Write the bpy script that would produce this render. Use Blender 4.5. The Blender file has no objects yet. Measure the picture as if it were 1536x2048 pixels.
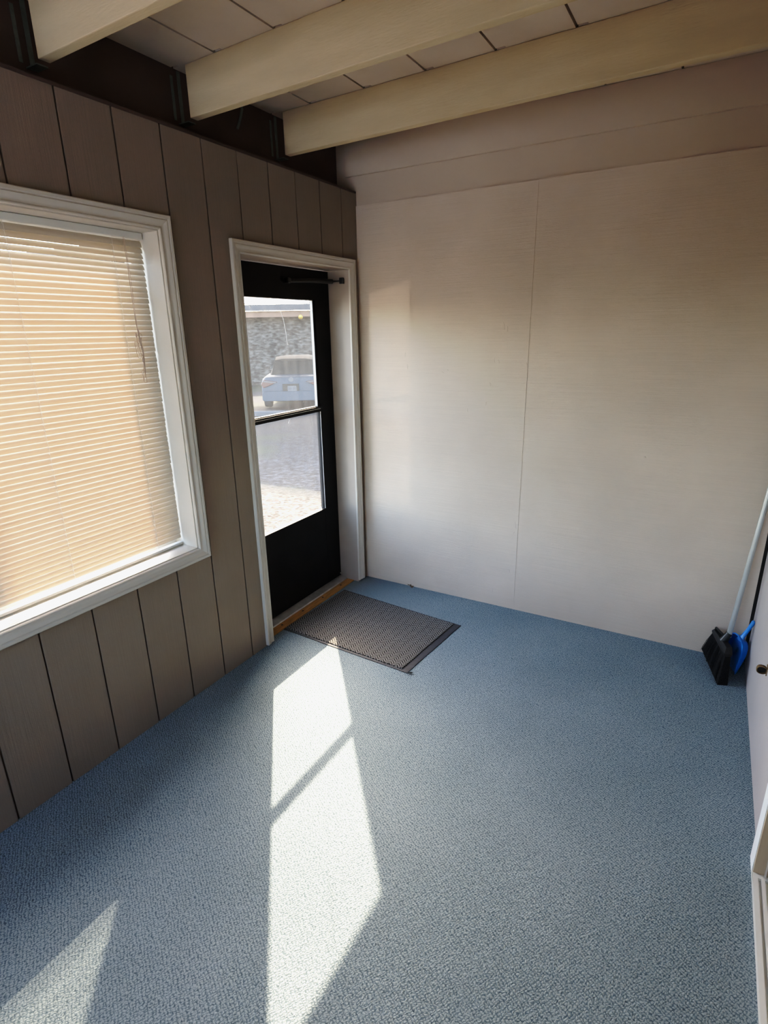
import bpy, bmesh, math, random
from mathutils import Vector, Matrix

random.seed(7)
SC = bpy.context.scene
COL = SC.collection
W = 2.289          # room width (x); left wall x=0, back wall y=0, floor z=0
YF = -4.6          # wall behind the camera
ZC = 2.685         # underside of the roof boards
ZW = 2.417         # top of the left wall panelling
XO = -0.170        # outer face of the left wall

# ------------------------------------------------------------------ materials
def _mat(name):
    m = bpy.data.materials.new(name); m.use_nodes = True
    nt = m.node_tree; nt.nodes.clear()
    out = nt.nodes.new('ShaderNodeOutputMaterial')
    return m, nt, out
def N(nt, t, **kw):
    n = nt.nodes.new(t)
    for k, v in kw.items():
        if k in n.inputs: n.inputs[k].default_value = v
        else: setattr(n, k, v)
    return n
def lk(nt, a, b): nt.links.new(a, b)
def ramp(nt, fac, stops):
    r = N(nt, 'ShaderNodeValToRGB'); el = r.color_ramp.elements
    while len(el) < len(stops): el.new(0.5)
    for e, (p, c) in zip(el, stops): e.position = p; e.color = (*c, 1)
    lk(nt, fac, r.inputs['Fac']); return r
def coords(nt, scale=(1, 1, 1), loc=(0, 0, 0), rot=(0, 0, 0)):
    tc = N(nt, 'ShaderNodeTexCoord'); mp = N(nt, 'ShaderNodeMapping')
    mp.inputs['Scale'].default_value = scale; mp.inputs['Location'].default_value = loc; mp.inputs['Rotation'].default_value = rot
    lk(nt, tc.outputs['Object'], mp.inputs['Vector']); return mp.outputs['Vector']
def simple(name, c, rough=.5, metal=0., var=.12, vscale=8., bump=0., bscale=60., stretch=(1, 1, 1), spec=.5):
    """painted / plain surface with slight tonal variation and a fine bump"""
    m, nt, out = _mat(name)
    b = N(nt, 'ShaderNodeBsdfPrincipled', Roughness=rough, Metallic=metal)
    b.inputs['Specular IOR Level'].default_value = spec
    v = coords(nt, stretch)
    n = N(nt, 'ShaderNodeTexNoise', Scale=vscale, Detail=4.)
    lk(nt, v, n.inputs['Vector'])
    r = ramp(nt, n.outputs['Fac'], [(.3, tuple(x * (1 - var) for x in c)), (.7, tuple(min(1, x * (1 + var)) for x in c))])
    lk(nt, r.outputs['Color'], b.inputs['Base Color'])
    if bump:
        n2 = N(nt, 'ShaderNodeTexNoise', Scale=bscale, Detail=3.); lk(nt, v, n2.inputs['Vector'])
        bp = N(nt, 'ShaderNodeBump', Strength=bump, Distance=.004); lk(nt, n2.outputs['Fac'], bp.inputs['Height'])
        lk(nt, bp.outputs['Normal'], b.inputs['Normal'])
    lk(nt, b.outputs['BSDF'], out.inputs['Surface']); return m

def mat_carpet():
    m, nt, out = _mat('blue_grey_carpet')
    b = N(nt, 'ShaderNodeBsdfPrincipled', Roughness=.95); b.inputs['Specular IOR Level'].default_value = .1
    v = coords(nt)
    wob = N(nt, 'ShaderNodeTexNoise', Scale=70., Detail=2.); lk(nt, v, wob.inputs['Vector'])
    mx = N(nt, 'ShaderNodeMix', data_type='VECTOR'); mx.inputs[0].default_value = .016
    lk(nt, v, mx.inputs[4]); lk(nt, wob.outputs['Color'], mx.inputs[5])
    def wave(rot, sc):
        mp = N(nt, 'ShaderNodeMapping'); mp.inputs['Rotation'].default_value = (0, 0, rot); lk(nt, mx.outputs[1], mp.inputs['Vector'])
        w = N(nt, 'ShaderNodeTexWave', Scale=sc, Distortion=0.); w.wave_type = 'BANDS'; lk(nt, mp.outputs['Vector'], w.inputs['Vector']); return w.outputs['Fac']
    w1 = wave(.55, 47.); w2 = wave(.55 + math.pi / 2, 37.)
    mul = N(nt, 'ShaderNodeMath', operation='MULTIPLY'); lk(nt, w1, mul.inputs[0]); lk(nt, w2, mul.inputs[1])
    fib = N(nt, 'ShaderNodeTexNoise', Scale=420., Detail=2.); lk(nt, v, fib.inputs['Vector'])
    lum = N(nt, 'ShaderNodeTexNoise', Scale=150., Detail=3.); lk(nt, v, lum.inputs['Vector'])
    a1 = N(nt, 'ShaderNodeMath', operation='MULTIPLY_ADD'); lk(nt, fib.outputs['Fac'], a1.inputs[0]); a1.inputs[1].default_value = .5; dm = N(nt, 'ShaderNodeMath', operation='MULTIPLY_ADD'); lk(nt, mul.outputs[0], dm.inputs[0]); dm.inputs[1].default_value = .62; dm.inputs[2].default_value = .11; lk(nt, dm.outputs[0], a1.inputs[2])
    a2 = N(nt, 'ShaderNodeMath', operation='MULTIPLY_ADD'); lk(nt, lum.outputs['Fac'], a2.inputs[0]); a2.inputs[1].default_value = .9; lk(nt, a1.outputs[0], a2.inputs[2])
    r = ramp(nt, a2.outputs[0], [(.45, (.030, .046, .062)), (.80, (.108, .150, .185)), (1., (.255, .315, .35))])
    big = N(nt, 'ShaderNodeTexNoise', Scale=2.2, Detail=3.); lk(nt, v, big.inputs['Vector'])
    rb = ramp(nt, big.outputs['Fac'], [(.3, (.90, .91, .90)), (.7, (1.06, 1.04, 1.02))])
    mm = N(nt, 'ShaderNodeMix', data_type='RGBA', blend_type='MULTIPLY'); mm.inputs[0].default_value = 1
    lk(nt, r.outputs['Color'], mm.inputs[6]); lk(nt, rb.outputs['Color'], mm.inputs[7])
    lk(nt, mm.outputs[2], b.inputs['Base Color'])
    bp = N(nt, 'ShaderNodeBump', Strength=.55, Distance=.004); lk(nt, a2.outputs[0], bp.inputs['Height']); lk(nt, bp.outputs['Normal'], b.inputs['Normal'])
    lk(nt, b.outputs['BSDF'], out.inputs['Surface']); return m

def mat_plywood(name, c, lines=(1.2, 1, 90), amt=.5, var=.10):
    """painted rough-sawn board: fine saw lines along x plus blotches"""
    m, nt, out = _mat(name)
    b = N(nt, 'ShaderNodeBsdfPrincipled', Roughness=.72); b.inputs['Specular IOR Level'].default_value = .3
    v = coords(nt, lines)
    n = N(nt, 'ShaderNodeTexNoise', Scale=2.6, Detail=6., Roughness=.65); lk(nt, v, n.inputs['Vector'])
    v2 = coords(nt)
    big = N(nt, 'ShaderNodeTexNoise', Scale=1.7, Detail=4.); lk(nt, v2, big.inputs['Vector'])
    fine = N(nt, 'ShaderNodeTexNoise', Scale=180., Detail=3.); lk(nt, v2, fine.inputs['Vector'])
    s = N(nt, 'ShaderNodeMath', operation='MULTIPLY_ADD'); lk(nt, n.outputs['Fac'], s.inputs[0]); s.inputs[1].default_value = .5; lk(nt, big.outputs['Fac'], s.inputs[2])
    r = ramp(nt, s.outputs[0], [(.5, tuple(x * (1 - var) for x in c)), (1., tuple(x * (1 + var) for x in c))])
    lk(nt, r.outputs['Color'], b.inputs['Base Color'])
    h = N(nt, 'ShaderNodeMath', operation='MULTIPLY_ADD'); lk(nt, fine.outputs['Fac'], h.inputs[0]); h.inputs[1].default_value = .35; lk(nt, n.outputs['Fac'], h.inputs[2])
    bp = N(nt, 'ShaderNodeBump', Strength=amt, Distance=.003); lk(nt, h.outputs[0], bp.inputs['Height']); lk(nt, bp.outputs['Normal'], b.inputs['Normal'])
    lk(nt, b.outputs['BSDF'], out.inputs['Surface']); return m

def mat_glass(name, haze=.0, tint=(1, 1, 1)):
    m, nt, out = _mat(name)
    tr = N(nt, 'ShaderNodeBsdfTransparent'); tr.inputs['Color'].default_value = (*tint, 1)
    gl = N(nt, 'ShaderNodeBsdfGlossy', Roughness=.02)
    lw = N(nt, 'ShaderNodeLayerWeight'); lw.inputs['Blend'].default_value = .5
    pw = N(nt, 'ShaderNodeMath', operation='POWER'); lk(nt, lw.outputs['Facing'], pw.inputs[0]); pw.inputs[1].default_value = 5.
    fr = N(nt, 'ShaderNodeMath', operation='MULTIPLY_ADD'); lk(nt, pw.outputs[0], fr.inputs[0]); fr.inputs[1].default_value = .9; fr.inputs[2].default_value = .03
    mx = N(nt, 'ShaderNodeMixShader'); lk(nt, fr.outputs[0], mx.inputs[0]); lk(nt, tr.outputs[0], mx.inputs[1]); lk(nt, gl.outputs[0], mx.inputs[2])
    last = mx.outputs[0]
    if haze:
        tl = N(nt, 'ShaderNodeBsdfTranslucent'); tl.inputs['Color'].default_value = (.9, .9, .88, 1)
        v = coords(nt, (1, 3, 1)); n = N(nt, 'ShaderNodeTexNoise', Scale=6., Detail=5.); lk(nt, v, n.inputs['Vector'])
        mr = N(nt, 'ShaderNodeMapRange'); lk(nt, n.outputs['Fac'], mr.inputs['Value'])
        mr.inputs['From Min'].default_value = .3; mr.inputs['From Max'].default_value = .7; mr.inputs['To Min'].default_value = haze * .75; mr.inputs['To Max'].default_value = haze * 1.25
        m2 = N(nt, 'ShaderNodeMixShader'); lk(nt, mr.outputs[0], m2.inputs[0]); lk(nt, last, m2.inputs[1]); lk(nt, tl.outputs[0], m2.inputs[2]); last = m2.outputs[0]
    lk(nt, last, out.inputs['Surface']); return m

def mat_slat():
    m, nt, out = _mat('translucent_white_vinyl')
    df = N(nt, 'ShaderNodeBsdfDiffuse'); df.inputs['Color'].default_value = (.48, .46, .42, 1)
    tl = N(nt, 'ShaderNodeBsdfTranslucent'); tl.inputs['Color'].default_value = (.70, .45, .23, 1)
    v = coords(nt, (1, .6, 30)); n = N(nt, 'ShaderNodeTexNoise', Scale=3., Detail=2.); lk(nt, v, n.inputs['Vector'])
    mr = N(nt, 'ShaderNodeMapRange'); lk(nt, n.outputs['Fac'], mr.inputs['Value']); mr.inputs['To Min'].default_value = .055; mr.inputs['To Max'].default_value = .075
    mx = N(nt, 'ShaderNodeMixShader'); lk(nt, mr.outputs[0], mx.inputs[0]); lk(nt, df.outputs[0], mx.inputs[1]); lk(nt, tl.outputs[0], mx.inputs[2])
    lk(nt, mx.outputs[0], out.inputs['Surface']); return m

def mat_mat():
    m, nt, out = _mat('grey_ribbed_mat_pile')
    b = N(nt, 'ShaderNodeBsdfPrincipled', Roughness=.95); b.inputs['Specular IOR Level'].default_value = .1
    def band(rot, sc, off=0):
        v = coords(nt, (1, 1, 1), (off, 0, 0), (0, 0, rot)); w = N(nt, 'ShaderNodeTexWave', Scale=sc, Distortion=.6); w.inputs['Detail Scale'].default_value = 40
        lk(nt, v, w.inputs['Vector']); return w.outputs['Fac']
    a = band(.95, 27.); c = band(-.75, 27.)
    # alternate the two rib directions in narrow columns to give the chevron weave
    sw = band(.1, 7.)
    st = N(nt, 'ShaderNodeMath', operation='GREATER_THAN'); lk(nt, sw, st.inputs[0]); st.inputs[1].default_value = .5
    mx = N(nt, 'ShaderNodeMix', data_type='FLOAT'); lk(nt, st.outputs[0], mx.inputs[0]); lk(nt, a, mx.inputs[2]); lk(nt, c, mx.inputs[3])
    v = coords(nt); n = N(nt, 'ShaderNodeTexNoise', Scale=160., Detail=3.); lk(nt, v, n.inputs['Vector'])
    s = N(nt, 'ShaderNodeMath', operation='MULTIPLY_ADD'); lk(nt, n.outputs['Fac'], s.inputs[0]); s.inputs[1].default_value = .7; lk(nt, mx.outputs[0], s.inputs[2])
    r = ramp(nt, s.outputs[0], [(.28, (.018, .0175, .017)), (.75, (.062, .060, .057)), (1., (.22, .215, .205))])
    lk(nt, r.outputs['Color'], b.inputs['Base Color'])
    bp = N(nt, 'ShaderNodeBump', Strength=.7, Distance=.004); lk(nt, s.outputs[0], bp.inputs['Height']); lk(nt, bp.outputs['Normal'], b.inputs['Normal'])
    lk(nt, b.outputs['BSDF'], out.inputs['Surface']); return m

def mat_speckle(name, stops, scale, bump=.6, stretch=(1, 1, 1), dist=.02, detail=4.):
    m, nt, out = _mat(name)
    b = N(nt, 'ShaderNodeBsdfPrincipled', Roughness=.95); b.inputs['Specular IOR Level'].default_value = .1
    v = coords(nt, stretch)
    n = N(nt, 'ShaderNodeTexNoise', Scale=scale, Detail=detail, Roughness=.6); lk(nt, v, n.inputs['Vector'])
    r = ramp(nt, n.outputs['Fac'], stops); lk(nt, r.outputs['Color'], b.inputs['Base Color'])
    bp = N(nt, 'ShaderNodeBump', Strength=bump, Distance=dist); lk(nt, n.outputs['Fac'], bp.inputs['Height']); lk(nt, bp.outputs['Normal'], b.inputs['Normal'])
    lk(nt, b.outputs['BSDF'], out.inputs['Surface']); return m

def mat_ground():
    m, nt, out = _mat('gravel_yard')
    b = N(nt, 'ShaderNodeBsdfPrincipled', Roughness=.95); b.inputs['Specular IOR Level'].default_value = .1
    v = coords(nt)
    vo = N(nt, 'ShaderNodeTexVoronoi', Scale=32.); lk(nt, v, vo.inputs['Vector'])
    n = N(nt, 'ShaderNodeTexNoise', Scale=13., Detail=8., Roughness=.7); lk(nt, v, n.inputs['Vector'])
    r = ramp(nt, vo.outputs['Color'], [(.12, (.020, .013, .009)), (.45, (.060, .048, .035)), (.9, (.105, .090, .070))])
    # further out: drive's base colour darkened to stand for shade, plus weedy patch
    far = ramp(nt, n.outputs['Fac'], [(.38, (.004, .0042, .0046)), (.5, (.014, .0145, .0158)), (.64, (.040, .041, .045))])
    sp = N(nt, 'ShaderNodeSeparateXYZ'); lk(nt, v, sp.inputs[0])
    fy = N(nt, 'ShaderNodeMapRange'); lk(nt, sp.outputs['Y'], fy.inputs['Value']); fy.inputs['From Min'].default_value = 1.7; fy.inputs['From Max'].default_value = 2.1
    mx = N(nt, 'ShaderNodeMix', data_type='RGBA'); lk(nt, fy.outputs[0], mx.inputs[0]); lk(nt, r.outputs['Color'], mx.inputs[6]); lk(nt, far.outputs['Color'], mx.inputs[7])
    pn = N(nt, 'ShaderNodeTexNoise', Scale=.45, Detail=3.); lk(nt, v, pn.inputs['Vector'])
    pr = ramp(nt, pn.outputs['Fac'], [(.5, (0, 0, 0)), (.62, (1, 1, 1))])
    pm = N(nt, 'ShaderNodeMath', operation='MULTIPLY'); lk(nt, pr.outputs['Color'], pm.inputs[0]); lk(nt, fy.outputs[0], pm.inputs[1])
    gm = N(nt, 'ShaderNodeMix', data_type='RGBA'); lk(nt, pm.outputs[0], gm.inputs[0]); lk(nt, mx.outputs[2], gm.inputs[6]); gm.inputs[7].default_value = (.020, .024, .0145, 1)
    lk(nt, gm.outputs[2], b.inputs['Base Color'])
    bp = N(nt, 'ShaderNodeBump', Strength=.8, Distance=.02); lk(nt, vo.outputs['Distance'], bp.inputs['Height']); lk(nt, bp.outputs['Normal'], b.inputs['Normal'])
    lk(nt, b.outputs['BSDF'], out.inputs['Surface']); return m

M = dict(
    carpet=mat_carpet(),
    ply=mat_plywood('taupe_rough_sawn_plywood', (.625, .525, .435), (1.0, 1, 110), .8),
    ply_dark=mat_plywood('taupe_smooth_board', (.53, .445, .36), (1, 1, 3), .15, .06),
    siding=mat_plywood('taupe_grooved_siding', (.262, .214, .174), (1, 60, 1.5), .35, .10),
    groove=simple('groove_shadow_brown', (.10, .065, .05), .9),
    beam=simple('tan_painted_timber', (.54, .435, .285), .6, var=.07, vscale=3, bump=.25, bscale=30, stretch=(1, 6, 6)),
    deck=simple('taupe_painted_roof_boards', (.58, .495, .42), .7, var=.06, vscale=4, bump=.2, bscale=25),
    brown=simple('dark_red_brown_board', (.085, .055, .045), .8, var=.2, vscale=5, bump=.2),
    galv=simple('galvanised_steel', (.15, .17, .15), .6, .3, var=.25, vscale=30),
    white=simple('white_painted_trim', (.55, .515, .46), .38, var=.03, vscale=6),
    jamb_paint=simple('pale_grey_painted_jamb', (.36, .31, .27), .5, var=.05),
    vinyl=simple('white_vinyl_frame', (.66, .66, .63), .35, var=.03),
    slat=mat_slat(),
    cord=simple('worn_pink_grey_cord', (.42, .33, .28), .8),
    black=simple('black_painted_metal_door', (.010, .010, .011), .55, var=.2, spec=.15),
    blackpl=simple('black_plastic', (.012, .012, .013), .35, var=.2),
    chrome=simple('bare_aluminium', (.62, .60, .57), .32, .9, var=.15, vscale=20),
    seal=simple('pale_glazing_seal', (.6, .6, .58), .5),
    glass=mat_glass('window_glass', .004),
    glass_door=mat_glass('dusty_door_glass', .007),
    pine=simple('bare_pine_strip', (.42, .235, .085), .7, var=.25, vscale=14, stretch=(8, 1, 8), bump=.2),
    rubber=simple('dark_rubber', (.03, .032, .036), .7, var=.2, vscale=40),
    mat=mat_mat(),
    rwall=simple('pale_lavender_painted_wall', (.43, .39, .375), .6, var=.04, vscale=4, bump=.12, bscale=120),
    brass=simple('aged_brass', (.20, .13, .07), .5, .6, var=.3, vscale=40),
    dark=simple('dark_void', (.015, .012, .011), .95),
    tan=simple('tan_stained_jamb', (.42, .335, .235), .5, var=.08, vscale=5, stretch=(8, 8, 1)),
    handle=simple('grey_painted_steel_tube', (.50, .52, .52), .32, .55, var=.06),
    bristle=mat_speckle('black_broom_bristles', [(.35, (.006, .006, .007)), (.7, (.035, .034, .034))], 9., .8, (60, 60, 2), .003),
    blue=simple('bright_blue_plastic', (.008, .21, .66), .3, var=.06),
    leaf=simple('dry_brown_leaf', (.12, .085, .055), .9),
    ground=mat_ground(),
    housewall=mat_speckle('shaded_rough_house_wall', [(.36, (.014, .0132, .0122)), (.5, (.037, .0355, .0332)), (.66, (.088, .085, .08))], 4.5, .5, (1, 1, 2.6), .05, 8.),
    shingle=mat_speckle('pale_roof_shingles', [(.3, (.30, .28, .25)), (.7, (.5, .48, .45))], 6., .5, (1, 1, 1), .02),
    fascia=simple('tan_fascia_board', (.135, .075, .045), .8, var=.15, vscale=2),
    gutter=simple('grey_gutter', (.024, .024, .026), .6),
    lamp=simple('yellow_bulb', (.35, .22, .03), .4),
    carpaint=simple('pale_blue_car_paint', (.040, .052, .068), .6, var=.06, spec=.12),
    carglass=simple('dark_car_glass', (.034, .0328, .031), .8, spec=.03),
    tail=simple('red_tail_lamp', (.05, .014, .012), .3),
    plate=simple('white_plate', (.05, .053, .06), .5),
    plateink=simple('blue_plate_ink', (.015, .018, .03), .6),
    bright=simple('bright_white_casing', (.86, .88, .87), .4, var=.02),
    slab=simple('pale_bounce_slab', (.58, .62, .68), .9, var=.08),
    concrete=simple('pale_concrete', (.05, .054, .06), .9, var=.1),
)

# ------------------------------------------------------------------ mesh helpers
class MB:
    def __init__(s): s.bm = bmesh.new(); s.mats = []; s.cur = 0
    def use(s, m):
        if m not in s.mats: s.mats.append(m)
        s.cur = s.mats.index(m); return s
    def face(s, pts):
        try: f = s.bm.faces.new([s.bm.verts.new(p) for p in pts]); f.material_index = s.cur; return f
        except ValueError: return None
    def box(s, x0, x1, y0, y1, z0, z1, skew=0.):
        x0, x1 = min(x0, x1), max(x0, x1); y0, y1 = min(y0, y1), max(y0, y1); z0, z1 = min(z0, z1), max(z0, z1)
        v = [s.bm.verts.new((x, y + skew * x, z)) for x in (x0, x1) for y in (y0, y1) for z in (z0, z1)]
        for q in ((0, 1, 3, 2), (4, 6, 7, 5), (0, 4, 5, 1), (2, 3, 7, 6), (0, 2, 6, 4), (1, 5, 7, 3)):
            f = s.bm.faces.new([v[i] for i in q]); f.material_index = s.cur
        return s
    def obox(s, o, ax, ay, az):
        """box from corner o along three vectors"""
        o, ax, ay, az = Vector(o), Vector(ax), Vector(ay), Vector(az)
        v = [s.bm.verts.new(o + ax * i + ay * j + az * k) for i in (0, 1) for j in (0, 1) for k in (0, 1)]
        for q in ((0, 1, 3, 2), (4, 6, 7, 5), (0, 4, 5, 1), (2, 3, 7, 6), (0, 2, 6, 4), (1, 5, 7, 3)):
            f = s.bm.faces.new([v[i] for i in q]); f.material_index = s.cur
        return s
    def prism(s, poly, a, b, close=True):
        """polygon rings a[i], b[i] (lists of 3-D points) joined into a solid"""
        va = [s.bm.verts.new(p) for p in a]; vb = [s.bm.verts.new(p) for p in b]; n = len(va)
        for i in range(n):
            f = s.bm.faces.new((va[i], va[(i + 1) % n], vb[(i + 1) % n], vb[i])); f.material_index = s.cur
        if close:
            for vv in (va, vb):
                f = s.bm.faces.new(vv); f.material_index = s.cur
        return s
    def loft(s, rings, caps=True, closed=True):
        vs = [[s.bm.verts.new(p) for p in r] for r in rings]; n = len(vs[0])
        for a, b in zip(vs, vs[1:]):
            for i in range(n if closed else n - 1):
                f = s.bm.faces.new((a[i], a[(i + 1) % n], b[(i + 1) % n], b[i])); f.material_index = s.cur
        if caps and closed:
            for vv in (vs[0], vs[-1]):
                f = s.bm.faces.new(vv); f.material_index = s.cur
        return s
    def tube(s, pts, r, seg=10, caps=True):
        pts = [Vector(p) for p in pts]; rs = r if isinstance(r, (list, tuple)) else [r] * len(pts); rings = []
        up = None
        for i, p in enumerate(pts):
            t = (pts[min(i + 1, len(pts) - 1)] - pts[max(i - 1, 0)]).normalized()
            if up is None: up = Vector((0, 0, 1)) if abs(t.z) < .9 else Vector((1, 0, 0))
            a = (up - t * up.dot(t)).normalized(); b = t.cross(a); up = a
            rings.append([p + (a * math.cos(2 * math.pi * k / seg) + b * math.sin(2 * math.pi * k / seg)) * rs[i] for k in range(seg)])
        return s.loft(rings, caps)
    def sweep(s, corners, prof, closed, plane):
        """mitred moulding: corners = [(point2d, mitre2d)], prof = [(u, h)], plane(a, b, h) -> 3-D"""
        rings = [[plane(c[0] + m[0] * u, c[1] + m[1] * u, h) for u, h in prof] for c, m in corners]
        if closed: rings.append(rings[0])
        vs = [[s.bm.verts.new(p) for p in r] for r in rings]
        for a, b in zip(vs, vs[1:]):
            for i in range(len(prof)):
                j = (i + 1) % len(prof)
                f = s.bm.faces.new((a[i], a[j], b[j], b[i])); f.material_index = s.cur
        if not closed:
            for vv in (vs[0], vs[-1]): s.bm.faces.new(vv).material_index = s.cur
        return s
    def build(s, name, mat=None, parent=None, smooth=False, bevel=0., weld=True):
        if mat is not None and not s.mats: s.mats = [mat]
        if weld: bmesh.ops.remove_doubles(s.bm, verts=s.bm.verts, dist=1e-6)
        bmesh.ops.recalc_face_normals(s.bm, faces=s.bm.faces)
        me = bpy.data.meshes.new(name); s.bm.to_mesh(me); s.bm.free()
        for m in s.mats: me.materials.append(m)
        if smooth:
            for p in me.polygons: p.use_smooth = True
            me.set_sharp_from_angle(angle=math.radians(smooth if smooth is not True else 40))
        o = bpy.data.objects.new(name, me); COL.objects.link(o)
        if bevel:
            md = o.modifiers.new('edge', 'BEVEL'); md.width = bevel; md.segments = 2; md.limit_method = 'ANGLE'
        if parent is not None:
            o.parent = parent; o.matrix_parent_inverse = parent.matrix_world.inverted()
        return o
def empty(name, loc):
    o = bpy.data.objects.new(name, None); o.location = loc; o.empty_display_size = .1; COL.objects.link(o)
    o.matrix_world = Matrix.Translation(loc); return o
def tag(o, label, cat, group=None, kind=None):
    o['label'] = label; o['category'] = cat
    if group: o['group'] = group
    if kind: o['kind'] = kind
    return o
def struct(o, label, cat): return tag(o, label, cat, kind='structure')
RECT = lambda y0, y1, z0, z1: [((y0, z0), (-1, -1)), ((y1, z0), (1, -1)), ((y1, z1), (1, 1)), ((y0, z1), (-1, 1))]

# ------------------------------------------------------------------ room shell
m = MB(); m.box(-.035, 4.0 * 0 + W + .012, YF, -.0, -.03, 0)
m.box(-.035, 0, YF, -1.0, -.03, -.001)
floor = m.build('floor', M['carpet']); struct(floor, 'blue-grey looped carpet covering the whole porch floor', 'floor')
m = MB(); m.box(XO, W + .3, YF - .1, .12, -.20, -.03)
o = m.build('trim_1', M['concrete']); struct(o, 'concrete slab edge under the carpet', 'foundation')

# left wall: grooved siding with a window and a door opening
WY0, WY1, WZ0, WZ1 = -2.93, -1.440, .718, 2.045        # window opening (inside of casing)
DY0, DY1, DZ1 = -1.005, -.105, 2.002                    # door opening
ops = [(WY0 - .02, WY1 + .02, WZ0 - .02, WZ1 + .02), (DY0 - .015, DY1 + .015, -.2, DZ1 + .015)]
gro = [-.1529 - .2032 * k for k in range(22)]
ys = sorted({YF - .1, 0.12} | {g - .0035 for g in gro} | {g + .0035 for g in gro} | {v for q in ops for v in q[:2]})
zs = [-.2, 0, WZ0 - .02, DZ1 + .015, WZ1 + .02, ZW]
m = MB()
for a, b in zip(ys, ys[1:]):
    yc = (a + b) / 2
    g = any(abs(yc - q) < .0034 for q in gro)
    for c, d in zip(zs, zs[1:]):
        zc = (c + d) / 2
        if any(q[0] < yc < q[1] and q[2] < zc < q[3] for q in ops): continue
        m.use(M['groove'] if g else M['siding'])
        m.box(XO, -.007 if g else 0, a, b, c, d)
wl = m.build('wall_left', None, weld=False); struct(wl, 'taupe vertically grooved panel wall with the window and black door', 'wall')
# recess above the left wall with the dark ledger board
m = MB(); m.box(XO, -.130, YF - .1, .12, ZW, ZC + .02)
o = m.build('trim_2', M['brown']); struct(o, 'dark brown ledger board above the grooved wall behind the beam ends', 'ledger')
m = MB(); m.box(-.129, .004, YF, -.001, ZW - .002, ZW + .008)
o = m.build('trim_3', M['brown']); struct(o, 'thin red-brown cap strip along the top of the grooved wall', 'trim')

# back wall: lower rough-sawn sheets with a joint, upper smooth board
SX = 1.0686
m = MB(); m.use(M['ply'])
m.box(-.0, SX - .0006, 0, .1, -.03, 2.35); m.box(SX + .0006, W - .014, .0010, .1, -.03, 2.352)
m.use(M['ply_dark']); m.box(-.16, W + .1, .007, .12, 2.35, ZC + .02)
m.use(M['ply_dark']); m.box(-.16, W + .1, .003, .12, -.03, 2.35)
m.use(M['ply'])
def flake(x, z, w, h, tilt):   # small raised paint scars
    n = 9; r0 = []; r1 = []
    for k in range(n):
        a = 2 * math.pi * k / n; q = random.uniform(.7, 1.1)
        dx, dz = math.cos(a) * w * q, math.sin(a) * h * q
        dx, dz = dx * math.cos(tilt) - dz * math.sin(tilt), dx * math.sin(tilt) + dz * math.cos(tilt)
        r0.append((x + dx, .0005, z + dz)); r1.append((x + dx * .55, -.0011, z + dz * .6))
    m.prism(None, r0, r1)
for q in [(.925, 1.668, .007, .030, .15), (.945, 1.655, .004, .022, -.1), (.567, 1.419, .013, .004, -.3), (.60, 1.432, .004, .008, .6), (.729, 1.209, .003, .016, .1),
          (.88, 1.49, .003, .018, 0), (.905, 1.485, .003, .015, .2), (.84, 1.25, .004, .014, -.2), (.76, .72, .004, .02, -.2), (1.062, 1.47, .003, .014, .1), (1.05, .55, .0045, .03, .1),
          (1.045, .50, .003, .015, -.3), (.93, .10, .003, .02, .1), (.90, .09, .004, .013, -.1), (.86, 1.36, .010, .016, .5), (1.7, 1.02, .004, .007, .8), (.32, 1.52, .003, .02, 0),
          (.335, 1.45, .004, .02, .1), (1.03, .25, .003, .02, .15)]: flake(*q)
wb = m.build('wall_back', None, weld=False); struct(wb, 'taupe rough-sawn plywood wall facing the room', 'wall')
# right wall with sliding door opening
SD0, SD1 = -3.20, -1.363
m = MB(); m.box(W, W + .13, SD1 - .01, -.009, -.03, ZC); m.box(W, W + .13, SD0 - .0, SD1, 2.06, ZC); m.box(W, W + .13, YF, SD0, -.03, ZC)
m.box(W + .0, W + .006, -.060, -.0585, .0, ZC)
wr = m.build('wall_right', M['rwall'], weld=False); struct(wr, 'pale painted wall at the far right with a dark gap at its corner', 'wall')
m = MB(); m.box(W - .0135, W + .01, .0012, .0028, .0, 2.35)
o = m.build('trim_4', M['dark']); struct(o, 'dark gap between plywood wall and pale right wall', 'gap')
VX0, VX1, VZ0, VZ1 = .14, 1.36, .98, 2.20                 # added window behind the camera, brings in daylight
m = MB(); m.box(-.17, VX0 - .02, YF - .1, YF, -.03, ZC); m.box(VX1 + .02, W + .13, YF - .1, YF, -.03, ZC); m.box(VX0 - .02, VX1 + .02, YF - .1, YF, -.03, VZ0 - .02); m.box(VX0 - .02, VX1 + .02, YF - .1, YF, VZ1 + .02, ZC)
o = m.build('wall_front', M['rwall'], weld=False); struct(o, 'plain pale wall behind the viewer', 'wall')

# ceiling: wide roof boards running towards the back wall, open joints, little notches beside the beams
BSK = -.040
BEAMS = [-.531, -1.135, -1.755, -2.37, -2.98, -3.59, -4.2]       # beam centre lines at x=0
seams = [.112 + .3086 * k for k in range(-1, 9)]
m = MB(); m.use(M['deck'])
edges = seams
for a, b in zip(edges, edges[1:]):
    x0, x1 = max(a + .0048, -.13), min(b - .0048, W + .1)
    if x0 >= x1: continue
    yv = .004
    for yb in BEAMS:
        yn = yb - .0205 + BSK * x0
        m.box(x0, x1, yn, yv, ZC, ZC + .016)
        m.box(x0 + .036, x1, yn - .013, yn, ZC, ZC + .016)
        yv = yn - .013
    m.box(x0, x1, YF, yv, ZC, ZC + .016)
m.use(M['dark']); m.box(-.168, W + .3, YF - .1, .12, ZC + .016, ZC + .02)
m.use(M['shingle']); m.box(-.75, W + .6, YF - .4, .4, ZC + .0205, ZC + .09)
ce = m.build('ceiling', None, weld=False); struct(ce, 'taupe painted roof boards with dark open joints between the beams', 'ceiling')

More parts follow.
